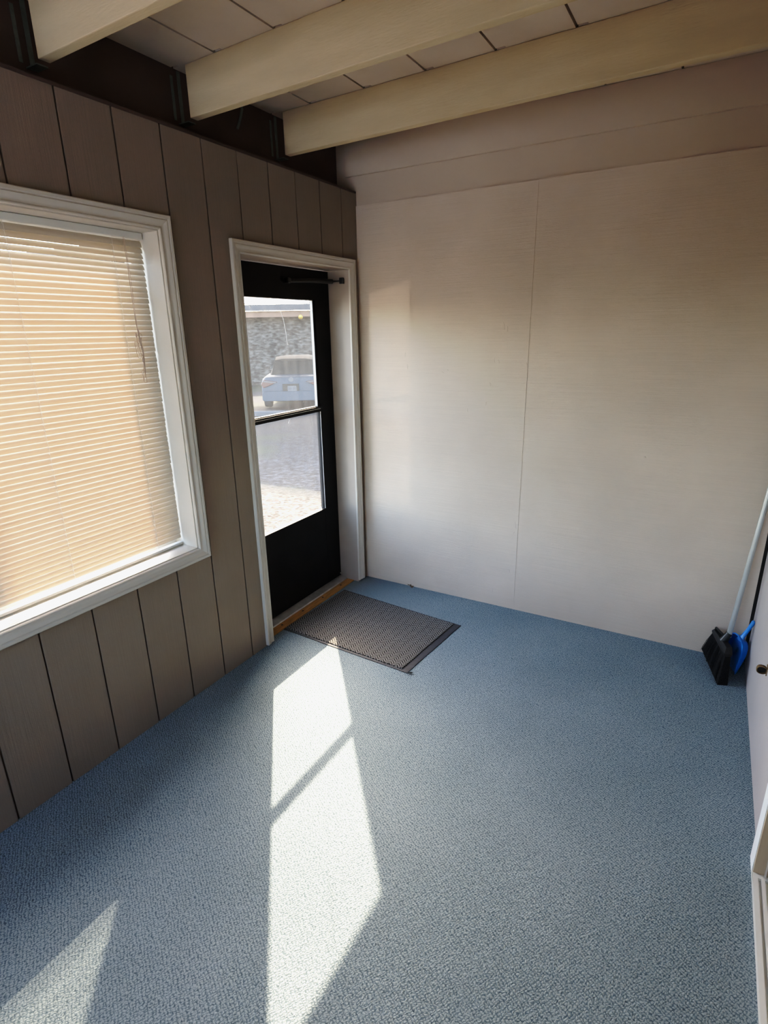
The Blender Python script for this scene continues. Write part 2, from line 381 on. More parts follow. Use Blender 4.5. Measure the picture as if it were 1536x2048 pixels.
# beams with hangers, each its own object
BL = ['first ceiling beam out from the plywood wall, ending in a dull metal hanger', 'second ceiling beam out from the plywood wall, end dropping into dark recess',
      'third ceiling beam out from the plywood wall, cut by the top left corner', 'fourth ceiling beam out from the plywood wall, above the blind-covered window',
      'fifth ceiling beam out from the plywood wall', 'sixth ceiling beam out from the plywood wall', 'seventh ceiling beam out from the plywood wall']
for i, yb in enumerate(BEAMS[:4]):
    sk = (-.040, -.052, -.034, -.04)[i]
    m = MB(); m.box(-.062, W + .06, yb - .0200, yb + .0200, 2.5, ZC - .0005, skew=sk)
    o = m.build('ceiling_beam', M['beam'], bevel=.003)
    tag(o, BL[i], 'beam', 'tan painted ceiling beams')
    h = MB(); h.box(-.129, -.126, yb - .004, yb + .012, 2.50, ZC - .005); h.box(-.129, -.126, yb - .04, yb - .028, 2.50, ZC - .03)
    h.box(-.129, -.07, yb - .019, yb + .019, 2.488, 2.492)
    hh = h.build('joist_hanger', M['galv'], o); hh['label'] = 'dull galvanised hanger at the wall end'
m = MB(); m.box(-.06, W + .06, -.0125, .0062, 2.503, ZC - .0005)
o = m.build('ceiling_beam', M['ply_dark'], bevel=.002); tag(o, 'taupe edge board fixed flat against the top of the plywood wall', 'beam', 'tan painted ceiling beams')
# bent hook on the ledger between the first and second beams
m = MB(); pts = [(-.129, -.780, 2.66), (-.118, -.781, 2.665), (-.108, -.784, 2.64), (-.112, -.792, 2.61), (-.116, -.803, 2.58), (-.117, -.815, 2.556)]
m.tube(pts, .006, 8)
o = m.build('cable_end', M['galv'], smooth=True); tag(o, 'short bent grey cable end on dark ledger between two beams', 'cable')

# ------------------------------------------------------------------ window 1
PROF = [(0, 0), (0, .009), (.003, .012), (.007, .012), (.009, .0095), (.012, .009), (.016, .0095), (.024, .0125), (.031, .0165), (.034, .0175), (.036, .0145), (.039, .0145), (.042, .018), (.050, .0195), (.053, .018), (.053, 0)]
inY = lambda a, b, h: (h, a, b)
win = empty('window_1', (0, (WY0 + WY1) / 2, WZ0)); struct(win, 'wide window with white moulded casing in the grooved wall', 'window')
m = MB(); m.sweep(RECT(WY0, WY1, WZ0, WZ1), PROF, True, inY)
m.build('casing', M['white'], win, smooth=25)
J = .005
m = MB(); m.box(XO, -.0003, WY1 - J, WY1 + .0195, WZ0 - .0195, WZ1 + .0195); m.box(XO, -.0003, WY0 - .0195, WY0 + J, WZ0 - .0195, WZ1 + .0195)
m.box(XO, -.0003, WY0 + J, WY1 - J, WZ1 - J, WZ1 + .0195); m.box(XO, -.0003, WY0 + J, WY1 - J, WZ0 - .0195, WZ0 + J)
m.build('jamb', M['white'], win, weld=False)
def frame_boxes(m, x0, x1, y0, y1, z0, z1, s, r):
    m.box(x0, x1, y0, y0 + s, z0, z1); m.box(x0, x1, y1 - s, y1, z0, z1)
    m.box(x0, x1, y0 + s, y1 - s, z0, z0 + r); m.box(x0, x1, y0 + s, y1 - s, z1 - r, z1); return m
y0, y1, z0, z1 = WY0 + J, WY1 - J, WZ0 + J, WZ1 - J
m = MB(); frame_boxes(m, -.172, -.140, y0, y1, z0, z1, .030, .040); m.box(-.170, -.142, (y0 + y1) / 2 - .02, (y0 + y1) / 2 + .02, z0 + .04, z1 - .04)
m.build('sash_frame', M['vinyl'], win, weld=False)
m = MB(); frame_boxes(m, -.222, -.1715, WY0 - .09, WY1 + .085, WZ0 - .09, WZ1 + .085, .085, .085); m.box(-.222, -.1715, WY1 - .002, WY1 + .01, WZ0, WZ1)
m.build('outer_casing', M['white'], win, weld=False)
m = MB(); m.box(-.158, -.154, y0 + .025, y1 - .025, z0 + .04, z1 - .04); m.build('pane', M['glass'], win)
# unseen window added behind the camera to let in daylight
win2 = empty('added_window', ((VX0 + VX1) / 2, YF, VZ0)); struct(win2, 'unseen window added in the wall behind the viewer for daylight', 'window')
m = MB(); m.sweep(RECT(VX0, VX1, VZ0, VZ1), PROF, True, lambda a, b, h: (a, YF + h, b)); m.build('casing', M['white'], win2, smooth=25)
m = MB(); xm = (VX0 + VX1) / 2
for q in ((VX0 - .02, VX0 + .01, VZ0 - .02, VZ1 + .02), (VX1 - .01, VX1 + .02, VZ0 - .02, VZ1 + .02), (VX0, VX1, VZ0 - .02, VZ0 + .01), (VX0, VX1, VZ1 - .01, VZ1 + .02), (xm - .02, xm + .02, VZ0, VZ1)): m.box(q[0], q[1], YF - .1, YF - .001, q[2], q[3])
m.build('jamb', M['white'], win2, weld=False)
m = MB(); m.box(VX0, VX1, YF - .06, YF - .056, VZ0, VZ1); m.build('pane', M['glass'], win2)

# ------------------------------------------------------------------ mini blind
bl = empty('mini_blind', (-.1, WY1 - .02, 2.03)); tag(bl, 'white slatted blind lowered and nearly closed inside the window', 'blind')
by0, by1 = WY0 + .012, WY1 - .010
m = MB(); m.box(-.118, -.085, by0 - .004, by1 + .002, 2.014, 2.039); m.build('headrail', M['vinyl'], bl, bevel=.002)
TH = math.radians(70); SW = .0252; SP = .0208
def slat_ring(y, zc, th):
    top, bot = [], []
    for k in range(6):
        u = (k / 5 - .5) * SW; c = .0033 * (1 - (2 * k / 5 - 1) ** 2)
        # u<0 room edge (low), u>0 outer edge (high); crown bulges up-and-in
        x = -.100 - u * math.cos(th) + c * math.sin(th); z = zc + u * math.sin(th) + c * math.cos(th)
        top.append((x, y, z))
    return top
m = MB(); z = 1.998; n = 0
while z > .752:
    th = math.radians((70, 67, 60, 58, 60, 63, 65.5, 68, 70)[n] if n < 9 else (72.5 if z > .92 else 77)) + random.uniform(-.02, .02)
    ya, yb_ = by0 + random.uniform(-.0015, .0015), by1 + random.uniform(-.0015, .0015)
    m.loft([slat_ring(ya, z, th), slat_ring(yb_, z + random.uniform(-.0008, .0008), th)], caps=False, closed=False)
    z -= SP; n += 1
m.build('slats', M['slat'], bl, smooth=True)
m = MB(); m.box(-.112, -.088, by0, by1, .728, .740); m.build('bottom_rail', M['vinyl'], bl, bevel=.003)
for yl in (-1.585, -1.972, -2.36, -2.745):
    m = MB()
    for xx in (-.0862, -.1138): m.tube([(xx, yl, 2.014), (xx, yl, .735)], .0006, 5)
    m.tube([(-.1, yl + .004, 2.014), (-.1, yl + .004, .735)], .0007, 5)
    z = 1.990
    while z > .75:
        m.tube([(-.0862, yl, z - .011), (-.1138, yl, z + .012)], .0008, 4); z -= SP
    m.build('ladder_cord', M['cord'] if False else M['vinyl'], bl)
m = MB()
cy = -1.538
m.tube([(-.082, cy, 2.014), (-.081, cy, 1.90), (-.081, cy - .001, 1.80), (-.080, cy - .0, 1.70), (-.080, cy + .003, 1.672)], .0012, 6)
m.tube([(-.079, cy + .002, 2.010), (-.078, cy + .004, 1.85), (-.079, cy + .002, 1.72), (-.080, cy + .003, 1.672)], .0009, 6)
# tangled knot and loops
def loop(c, ry, rz, t0=0, t1=1, tilt=0., r=.0010):
    pts = []
    for k in range(17):
        a = 2 * math.pi * (t0 + (t1 - t0) * k / 16); dy, dz = ry * math.sin(a), rz * math.cos(a)
        pts.append((c[0] + .003 * math.sin(3 * a), c[1] + dy * math.cos(tilt) - dz * math.sin(tilt), c[2] + dy * math.sin(tilt) + dz * math.cos(tilt)))
    m.tube(pts, r, 5)
loop((-.079, cy + .002, 1.615), .012, .040); loop((-.078, cy - .010, 1.600), .010, .034, tilt=.12); loop((-.080, cy + .008, 1.635), .007, .028, tilt=-.2)
m.tube([(-.079, cy + .003, 1.68), (-.078, cy + .006, 1.64), (-.078, cy + .012, 1.60), (-.079, cy + .012, 1.55), (-.080, cy + .010, 1.50), (-.079, cy + .012, 1.47)], [.003, .0045, .0035, .003, .0014, .0012], 7)
m.tube([(-.079, cy + .010, 1.56), (-.078, cy + .004, 1.53), (-.079, cy - .001, 1.48)], .0010, 5)
loop((-.079, cy + .003, 1.495), .008, .025, tilt=.1)
for q in ((cy + .004, 1.655), (cy + .010, 1.605), (cy + .006, 1.56), (cy - .008, 1.655)):
    m.tube([(-.079, q[0], q[1] + .010), (-.078, q[0], q[1]), (-.079, q[0] + .001, q[1] - .010)], [.0015, .0045, .0015], 7)
lc = m.build('lift_cord', M['cord'], bl, smooth=True); lc['label'] = 'knotted tan pull cord hanging at the blind edge'

# ------------------------------------------------------------------ storm door (door 1)
dr = empty('door_1', (-.16, DY1, 0)); struct(dr, 'black storm door with a two-part dusty glass panel', 'door')
m = MB(); Yi0, Yi1 = DY0, DY1
pth = [((Yi0, .008), (-1, 0)), ((Yi0, DZ1), (-1, 1)), ((Yi1, DZ1), (1, 1)), ((Yi1, .012), (1, 0))]
m.sweep(pth, [(u * 1.06, h) for u, h in PROF], False, inY)
# round the foot of the near leg a little by a small block
cs = m.build('trim_5', M['white'], smooth=25); struct(cs, 'white moulded casing framing the black door', 'door casing')
m = MB(); m.box(-.1705, -.0003, DY1 + .0, DY1 + .0145, -.02, DZ1 + .0145); m.box(-.1705, -.0003, DY0 - .0145, DY0, -.02, DZ1 + .0145); m.box(-.1705, -.0003, DY0, DY1, DZ1, DZ1 + .0145)
jb = m.build('trim_6', M['jamb_paint'], weld=False); struct(jb, 'painted jamb lining the black door opening', 'door jamb')
# slab
X0, X1 = -.176, -.145
dy0, dy1, dz0, dz1 = DY0 + .004, DY1 - .003, .022, DZ1 - .004
gy0, gy1, gz0, gz1 = dy0 + .128, -.252, .556, 1.838
m = MB(); m.box(X0, X1, dy0, gy0, dz0, dz1); m.box(X0, X1, gy1, dy1, dz0, dz1); m.box(X0, X1, gy0, gy1, gz1, dz1)
sl = m.build('frame', M['black'], dr, weld=False)
m = MB(); m.box(X0, X1 - .001, gy0, gy1, dz0, gz0); m.box(X1 - .004, X1 + .004, gy0 - .01, gy1 + .012, gz0 - .018, gz0)
m.build('kick_panel', M['black'], dr, weld=False)
GM = 1.200
m = MB(); m.box(X0 + .004, X1 + .003, gy0, gy1, GM - .013, GM + .016); m.build('meeting_rail', M['black'], dr)
m = MB(); m.box(X0 + .006, X1 + .004, gy0, gy1, GM + .004, GM + .0065); q = m.build('seal', M['seal'], dr); q['label'] = 'pale seal line along the meeting rail'
m = MB(); frame_boxes(m, -.1655, -.1495, gy0 + .017, gy1 - .017, GM + .018, gz1 - .004, .0035, .0025); q = m.build('seal', M['seal'], dr, weld=False); q['label'] = 'pale seal around the upper pane'
m = MB(); frame_boxes(m, -.169, -.150, gy0, gy1, GM + .016, gz1, .020, .006); m.build('sash_frame', M['black'], dr, weld=False)
m = MB(); m.box(-.1455, -.1435, gy1 - .0012, gy1 + .0022, gz0, GM - .013); q = m.build('seal', M['seal'], dr); q['label'] = 'pale seal line beside the lower pane'
up = MB().box(-.1615, -.1585, gy0, gy1, GM + .01, gz1).build('upper_pane', M['glass_door'], dr)
lo = MB().box(-.1615, -.1585, gy0, gy1, gz0, GM - .01).build('lower_pane', M['glass_door'], dr)
# closer: tube on the door, rod to a bracket on the hinge jamb
cl = empty('closer', (-.12, -.4, 1.93)); cl.parent = dr; cl.matrix_parent_inverse = dr.matrix_world.inverted()
bpy.context.view_layer.update()
m = MB(); m.tube([(-.134, -.50, 1.925), (-.112, -.335, 1.934), (-.100, -.190, 1.9385), (-.095, -.140, 1.940)], [.011, .0125, .0135, .0135], 14); m.build('tube', M['blackpl'], cl, smooth=True)
m = MB(); m.tube([(-.095, -.142, 1.940), (-.070, -.120, 1.942), (-.054, -.112, 1.943)], [.006, .004, .004], 10); m.build('rod', M['blackpl'], cl, smooth=True)
m = MB(); m.box(-.056, -.028, DY1 - .016, DY1 - .0002, 1.926, 1.960); m.build('bracket', M['blackpl'], cl, bevel=.003)
m = MB(); m.box(-.1449, -.118, -.515, -.492, 1.912, 1.94); m.build('bracket', M['blackpl'], cl, bevel=.003)
m = MB(); m.tube([(-.142, -.118, .040), (-.137, -.118, .041)], .006, 10); q = m.build('screw_head', M['chrome'], dr); q['label'] = 'shiny screw at the lower corner'
m = MB()
for a in ([(-.157, -.55, 1.77), (-.157, -.53, 1.72), (-.157, -.518, 1.66), (-.157, -.512, 1.60), (-.157, -.506, 1.59)], [(-.157, -.55, 1.155), (-.157, -.542, 1.17), (-.157, -.532, 1.176)], [(-.157, -.80, 1.80), (-.157, -.785, 1.78)]):
    m.tube(a, .0013, 5)
q = m.build('scratch', M['seal'], up); q['label'] = 'pale curved scratch on the glass'

# threshold
th = empty('threshold', (-.09, -.55, 0)); tag(th, 'metal and bare wood threshold strip below the black door', 'threshold')
m = MB(); m.prism(None, [(-.1700, y, z) for y, z in ()] or [(-.170, DY0 + .001, -.0), (-.170, DY0 + .001, .020), (-.140, DY0 + .001, .024), (-.098, DY0 + .001, .010), (-.094, DY0 + .001, 0)],
                  [(-.170, DY1 - .001, -.0), (-.170, DY1 - .001, .020), (-.140, DY1 - .001, .024), (-.098, DY1 - .001, .010), (-.094, DY1 - .001, 0)])
m.build('metal_strip', M['chrome'], th)
m = MB(); m.box(-.093, -.0375, DY0 + .001, DY1 - .001, -.02, .0045); pw = m.build('wood_strip', M['pine'], th, bevel=.001)
for yy in (-.22, -.43, -.64, -.84):
    m = MB(); m.tube([(-.072, yy, .004), (-.072, yy, .0055)], .0065, 9); m.build('screw', M['rubber'], pw)

# ------------------------------------------------------------------ door mat
mt = empty('door_mat', (.4, -.6, 0)); tag(mt, 'grey chevron-ribbed door mat with dark rubber edge before black door', 'mat')
C = [Vector((-.034, -.872)), Vector((.806, -.920)), Vector((.862, -.345)), Vector((-.010, -.268))]
def lerp(a, b, t): return a + (b - a) * t
def quad(u, v): return lerp(lerp(C[0], C[1], u), lerp(C[3], C[2], u), v)
def edge_ring(u0, u1, v0, v1, z, wob=.0):
    r = []
    for a, b, n in (((u0, v0), (u1, v0), 14), ((u1, v0), (u1, v1), 10), ((u1, v1), (u0, v1), 14), ((u0, v1), (u0, v0), 10)):
        for k in range(n):
            p = quad(lerp(a[0], b[0], k / n), lerp(a[1], b[1], k / n))
            r.append((p.x + random.uniform(-wob, wob), p.y + random.uniform(-wob, wob), z))
    return r
m = MB(); m.loft([edge_ring(0, 1, 0, 1, .0003, .0012), edge_ring(.0, 1, .0, 1, .0035, .0012), edge_ring(.01, .99, .012, .988, .0045)])
m.build('rubber_backing', M['rubber'], mt)
m = MB(); m.loft([edge_ring(.006, .955, .024, .975, .004, .001), edge_ring(.007, .954, .026, .974, .0092, .001), edge_ring(.012, .949, .033, .967, .0102)])
m.build('pile', M['mat'], mt)
m = MB()
for k in range(5):
    a = .5 + k * .35; p = C[1]
    m.tube([(p.x + .002, p.y + .006, .003), (p.x + .018 + .01 * math.cos(a * 3), p.y + .004 + .012 * math.sin(a * 4), .006), (p.x + .030 + .012 * math.cos(a * 5), p.y + .016 * math.sin(a * 2.3), .003)], .0012, 4)
m.build('frayed_threads', M['rubber'], mt)

# dry leaf at the foot of the back wall
m = MB()
for k in range(4):
    a = k * 1.3 + .3; c = Vector((.359 + .014 * math.cos(a), -.018 + .006 * math.sin(a), .006 + .004 * k))
    u = Vector((math.cos(a) * .016, math.sin(a) * .008, .006)); v = Vector((-math.sin(a) * .006, math.cos(a) * .006, .004))
    m.face([c - u, c - v * .8, c + u, c + v]); m.face([c - u * .6 - v, c + u * .3 - v * 1.5, c + u * .8])
o = m.build('dry_leaf', M['leaf']); tag(o, 'crumpled dry brown leaf on carpet against plywood wall', 'leaf')

# ------------------------------------------------------------------ sliding door on the right (door 2)
d2 = empty('door_2', (W, SD1, 0)); struct(d2, 'white cased doorway at the right edge with grooved sill track', 'door')
XC = W - .019
m = MB(); m.box(XC, W + .0, SD1, -1.295, .0005, 2.125); m.box(XC, W + .0, SD0, SD1, 2.06, 2.125); m.box(XC, W + .0, SD0 - .066, SD0, .0005, 2.125); m.build('casing', M['bright'], d2, weld=False)
m = MB(); m.box(XC + .002, W + .13, SD1 - .012, SD1 + .0, .01, 2.06); m.box(XC + .002, W + .13, SD0, SD0 + .012, .01, 2.06); m.box(XC + .002, W + .13, SD0, SD1, 2.048, 2.06)
m.build('jamb', M['tan'], d2, weld=False)
m = MB(); m.box(W + .012, W + .016, SD1 - .020, SD1 - .012, .02, 2.048); m.build('weatherstrip', M['white'], d2)
m = MB(); m.box(W - .019, W + .13, SD0, SD1 - .001, -.02, .012)
for xx, ww in ((-.0185, .014), (.004, .010), (.026, .010), (.050, .012), (.080, .04)): m.box(W + xx, W + xx + ww, SD0, SD1 - .013, .010, .021)
m.box(W - .0185, W + .06, SD1 - .030, SD1 - .013, .010, .0205)
m.build('sill_track', M['vinyl'], d2, weld=False)
m = MB(); frame_boxes(m, W + .075, W + .115, SD0 + .012, SD1 - .012, .02, 2.05, .07, .09); m.box(W + .09, W + .10, SD0 + .08, SD1 - .08, .1, 1.97)
m.build('panel', M['tan'], d2, weld=False)

# oval fitting low on the right wall
FX, FY, FZ = 2.2705, -.72, .367
ov = empty('wall_fitting', (W, FY, FZ)); tag(ov, 'dark oval brass-rimmed fitting low on the pale right wall', 'fitting')
def oval(rx, rz, y, n=26): return [(FX + rx * math.copysign(abs(math.cos(2 * math.pi * k / n)) ** .8, math.cos(2 * math.pi * k / n)), y, FZ + rz * math.sin(2 * math.pi * k / n)) for k in range(n)]
m = MB(); m.loft([oval(.0150, .0150, FY + .016), oval(.0182, .0175, FY + .013), oval(.0182, .0175, FY), oval(.0155, .0145, FY - .002), oval(.0145, .0135, FY + .004), oval(.013, .012, FY + .012)], caps=False); m.box(W - .003, W, FY - .002, FY + .02, FZ - .020, FZ + .020)
m.build('rim', M['brass'], ov, smooth=35)
m = MB(); m.face(oval(.0143, .0133, FY + .006)); m.build('recess', M['dark'], ov)

# ------------------------------------------------------------------ broom
br = empty('broom', (2.17, -.15, 0)); tag(br, 'grey-handled angle broom with black bristles standing in the corner', 'broom')
H0 = Vector((2.190, -.125, .185)); H1 = Vector((2.262, -.016, 1.16))
m = MB(); m.tube([H0, lerp(H0, H1, .5), H1], .0118, 14); m.build('handle', M['handle'], br, smooth=True)
m = MB(); m.tube([H1 - (H1 - H0).normalized() * .10, H1, H1 + (H1 - H0).normalized() * .012], [.0128, .0128, .006], 12); m.build('grip', M['blackpl'], br, smooth=True)
# head: rim line R1->R2, cap above, bristles down to the floor line F1->F2
R1, R2 = Vector((2.137, -.040, .150)), Vector((2.196, -.215, .122))
F1, F2 = Vector((2.112, -.012, .030)), Vector((2.190, -.282, .001))
T1, T2 = Vector((2.140, -.044, .172)), Vector((2.197, -.190, .160))
nx = Vector((.93, .36, 0)).normalized()
def strip(a, b, hw, n=7): return [lerp(a, b, k / n) - nx * hw for k in range(n + 1)] + [lerp(a, b, k / n) + nx * hw for k in range(n, -1, -1)]
m = MB(); m.loft([strip(R1, R2, .017), strip(R1 + Vector((0, 0, .012)), R2 + Vector((0, 0, .014)), .019), strip(T1, T2, .013)])
m.tube([lerp(T1, T2, .55) - Vector((.0, .0, .01)), H0 + (H1 - H0) * .02], [.021, .0145], 12)
m.tube([R1 + Vector((0, .004, .004)), T1 + Vector((-.003, .004, .006)), lerp(T1, T2, .3) + Vector((0, 0, .012)), lerp(T1, T2, .5) + Vector((0, 0, .018))], .006, 8)
m.build('cap', M['blackpl'], br, smooth=35, bevel=.002)
m = MB()
mid = [lerp(R1, F1, .5), lerp(R2, F2, .5)]
m.loft([strip(R1, R2, .013), strip(mid[0], mid[1], .018), strip(F1, F2, .023)])
for k in range(420):
    t = random.random(); s = random.uniform(-1, 1)
    a = lerp(R1, R2, t) + nx * .013 * s; b = lerp(F1, F2, min(1.01, max(-.01, t + random.gauss(0, .012)))) + nx * (.024 * s + random.gauss(0, .002))
    b.z = max(.001, b.z + random.uniform(-.006, .010)); d = Vector((.0004, .0009, 0))
    c = lerp(a, b, .5) + nx * .004 * s
    m.tube([a, c, b], .0009, 3, caps=False)
m.build('bristles', M['bristle'], br)

# ------------------------------------------------------------------ dustpan leaning in the corner
dp = empty('dustpan', (2.24, -.12, 0)); tag(dp, 'bright blue plastic dustpan propped handle up behind the broom', 'dustpan')
# local frame: P(u across, v along towards handle, w depth)
hv = Vector((.29, .03, .95)).normalized(); hu = Vector((.40, -.92, 0)); hu = (hu - hv * hu.dot(hv)).normalized(); hw = hu.cross(hv)
if hw.x > 0: hw = -hw
O = Vector((2.212, -.072, .012))
def P(u, v, w): return O + hu * u + hv * v + hw * w
m = MB()
prof = [(-.056, 0), (-.058, .06), (-.055, .11), (-.042, .142), (-.018, .158), (.010, .161), (.038, .158), (.062, .142), (.078, .11), (.084, .06), (.086, 0)]
def wallh(i): return (.008, .020, .028, .034, .036, .037, .036, .034, .030, .022, .008)[i]
base = [m.bm.verts.new(P(u, v, 0)) for u, v in prof]; baseb = [m.bm.verts.new(P(u, v, -.003)) for u, v in prof]
topi = [m.bm.verts.new(P(u * 1.06, v + .004 * (v > .1), wallh(i))) for i, (u, v) in enumerate(prof)]
topo = [m.bm.verts.new(P(u * 1.12, v + .008 * (v > .1), wallh(i) - .001)) for i, (u, v) in enumerate(prof)]
m.bm.faces.new(base); m.bm.faces.new(baseb)
for A, B in ((base, topi), (topi, topo), (topo, baseb)):
    for i in range(len(prof) - 1): m.bm.faces.new((A[i], A[i + 1], B[i + 1], B[i]))
m.bm.faces.new((base[0], base[-1], baseb[-1], baseb[0]))
m.tube([P(0, .10, .001), P(0, .03, .001)], .003, 6)
m.build('scoop', M['blue'], dp, smooth=30)
m = MB()
def hring(v, w, a, b): return [P(.010 + a * math.cos(2 * math.pi * k / 12), v, w + b * math.sin(2 * math.pi * k / 12)) for k in range(12)]
m.loft([hring(.150, .020, .020, .012), hring(.175, .016, .012, .009), hring(.215, .012, .0105, .008), hring(.262, .010, .0115, .008), hring(.270, .010, .008, .006)])
m.build('handle', M['blue'], dp, smooth=40)

# ------------------------------------------------------------------ outside
def gz(x, y):
    s = max(0., (y * .864 - x * .503) - 3.0); return -.15 - .35 * min(1.4, s / 11)
m = MB(); nx_, ny_ = 30, 34
xs = [-.172 - 34 * (k / nx_) ** 1.6 for k in range(nx_ + 1)]; yv = [YF - .1 - 20] + [YF - .1 + 36 * k / ny_ for k in range(ny_)] + [36]
ny_ = len(yv) - 1
g = [[m.bm.verts.new((x, y, gz(x, y))) for y in yv] for x in xs]
for i in range(nx_):
    for j in range(ny_): m.bm.faces.new((g[i][j], g[i + 1][j], g[i + 1][j + 1], g[i][j + 1]))
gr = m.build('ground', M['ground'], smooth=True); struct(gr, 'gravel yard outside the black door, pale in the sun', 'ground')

m = MB(); m.box(-.17, 14, -24, YF - .1, -.20, -.155)  # unseen pale slab, added to bounce sunlight up through the rear window
o = m.build('trim_7', M['slab']); struct(o, 'unseen pale slab added outside the wall behind the viewer to bounce daylight', 'bounce slab')
D = Vector((.864, .503, 0)); Nn = Vector((.503, -.864, 0)); UZ = Vector((0, 0, 1))
E0 = Vector((-15.0, 17.26, 0))          # a point below the eave
hs = empty('house', (E0.x, E0.y, -.5)); tag(hs, 'neighbouring low house with tan fascia seen through the door glass', 'house')
def hb(u0, u1, d0, d1, z0, z1): # u along facade, d behind the eave
    m = MB(); m.obox(E0 + D * u0 - Nn * d0 + UZ * z0, D * (u1 - u0), -Nn * (d1 - d0), UZ * (z1 - z0)); return m
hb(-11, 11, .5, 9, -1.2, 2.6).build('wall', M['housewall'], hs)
hb(-11.2, 11.2, .0, .08, 2.33, 2.585).build('fascia', M['fascia'], hs)
hb(-11.2, 11.2, -.15, .0, 2.60, 2.85).build('gutter', M['gutter'], hs)
m = MB(); pitch = .36
for k in range(24):
    d0 = -.15 + k * .36; zz = 2.86 + (d0 + .15) * pitch
    m.obox(E0 + D * -11.4 - Nn * d0 + UZ * (zz + .018), D * 22.8, -Nn * .39 + UZ * (.39 * pitch - .015), UZ * .03)
m.build('roof', M['shingle'], hs, weld=False)
m = MB(); c = E0 + D * .90 + Nn * .16 + UZ * 2.315
rings = [[c + Vector((math.cos(2 * math.pi * k / 12) * r, math.sin(2 * math.pi * k / 12) * r, h)) for k in range(12)] for r, h in ((.03, .09), (.07, .06), (.105, .0), (.09, -.055), (.03, -.10))]
m.loft(rings); o = m.build('porch_lamp', M['lamp'], smooth=True); tag(o, 'small yellow lamp under the tan fascia of the house', 'lamp')

# unseen open-sided roof, added above the view to cast the drive's shade
m = MB(); m.obox(Vector((-13.2, 5.04, 3.4)), Vector((9.6, .62, 0)), Vector((-.2, 9.0, .1)), Vector((0, 0, .14)))
for px_, py_ in ((-13.0, 5.2), (-3.9, 5.9), (-3.9, 14.2), (-13.2, 9.2)): m.box(px_ - .06, px_ + .06, py_ - .06, py_ + .06, gz(px_, py_) - .05, 3.41)
o = m.build('added_shade_roof', M['gutter'], weld=False); struct(o, 'unseen flat roof on posts, added to shade the drive outside', 'added_shade_roof')

# parked car, tail towards the porch
car = empty('car', (0, 0, 0)); tag(car, 'pale blue car parked tail-on in front of the neighbouring house', 'car')
CE = Vector((-8.40, 9.62, 0)); CE.z = gz(CE.x, CE.y)
CF = Matrix.Rotation(math.radians(3), 3, 'Z') @ -Nn; CR = Vector((-CF.y, CF.x, 0)) * -1   # forward (away), right as seen from behind
def cp(l, w, z): return CE + CF * l + CR * w + UZ * z      # l from tail forward
def section(l, hb_, zb, zs, zt, ht):  # half width, bottom, shoulder, top, top half width
    pts = [(hb_ * .86, zb), (hb_ * .98, zb + .12), (hb_, (zb + zs) / 2), (hb_ * .97, zs), (ht, zt - .01), (ht * .5, zt + .005)]
    return [cp(l, w, z) for w, z in pts] + [cp(l, -w, z) for w, z in reversed(pts)]
m = MB(); m.loft([section(-.0, .80, .34, .80, .90, .66), section(.06, .86, .29, .83, .935, .72), section(.5, .90, .27, .86, .955, .76), section(1.2, .91, .25, .86, .955, .78), section(3.0, .91, .25, .85, .95, .78), section(4.0, .88, .27, .78, .86, .70), section(4.5, .80, .32, .66, .72, .6)])
m.build('body', M['carpaint'], car, smooth=50)
def cab(l, wb, zb, wt, zt): return [cp(l, w, z) for w, z in ((wb, zb), (wt + (wb - wt) * .4, (zb + zt) / 2), (wt, zt), (-wt, zt), (-wt - (wb - wt) * .4, (zb + zt) / 2), (-wb, zb))]
m = MB(); m.loft([cab(.55, .68, .93, .62, .96), cab(1.05, .74, .93, .56, 1.36), cab(1.5, .76, .93, .56, 1.42), cab(2.3, .76, .93, .56, 1.40), cab(3.2, .70, .92, .6, .96)])
m.build('cabin', M['carglass'], car, smooth=50)
m = MB(); m.loft([[cp(l, w, z) for w, z in ((t, zz), (t * .6, zz + .035), (-t * .6, zz + .035), (-t, zz), (-t * .6, zz - .02), (t * .6, zz - .02))] for l, t, zz in ((1.0, .55, 1.345), (1.4, .57, 1.425), (2.2, .57, 1.41), (2.45, .53, 1.36))])
m.build('roof', M['carglass'], car, smooth=50)
m = MB(); m.loft([[cp(l, w, z) for w, z in ((.84, .30), (.84, .48), (.80, .54), (-.80, .54), (-.84, .48), (-.84, .30), (-.78, .27), (.78, .27))] for l in (-.09, -.05, .10)])
m.build('bumper', M['carpaint'], car, bevel=.02)
for s in (-1, 1):
    m = MB(); a = [(s * .40, .80), (s * .79, .86), (s * .86, .74), (s * .80, .64), (s * .62, .70)]
    m.prism(None, [cp(-.035, w, z) for w, z in a], [cp(.10, w, z) for w, z in a]); q = m.build('tail_lamp', M['tail'], car, bevel=.01)
    m = MB(); a = [(s * .44, .795), (s * .80, .845), (s * .80, .805), (s * .44, .765)]
    m.prism(None, [cp(-.042, w, z) for w, z in a], [cp(-.03, w, z) for w, z in a]); m.build('lens_strip', M['plate'], q)
m = MB(); m.prism(None, [cp(-.02, w, z) for w, z in ((-.26, .50), (.20, .50), (.20, .74), (-.26, .74))], [cp(.05, w, z) for w, z in ((-.26, .50), (.20, .50), (.20, .74), (-.26, .74))]); m.build('plate_recess', M['carglass'], car)
m = MB(); m.prism(None, [cp(-.028, w, z) for w, z in ((-.12, .535), (.13, .535), (.13, .68), (-.12, .68))], [cp(-.018, w, z) for w, z in ((-.12, .535), (.13, .535), (.13, .68), (-.12, .68))]); pl = m.build('license_plate', M['plate'], car)
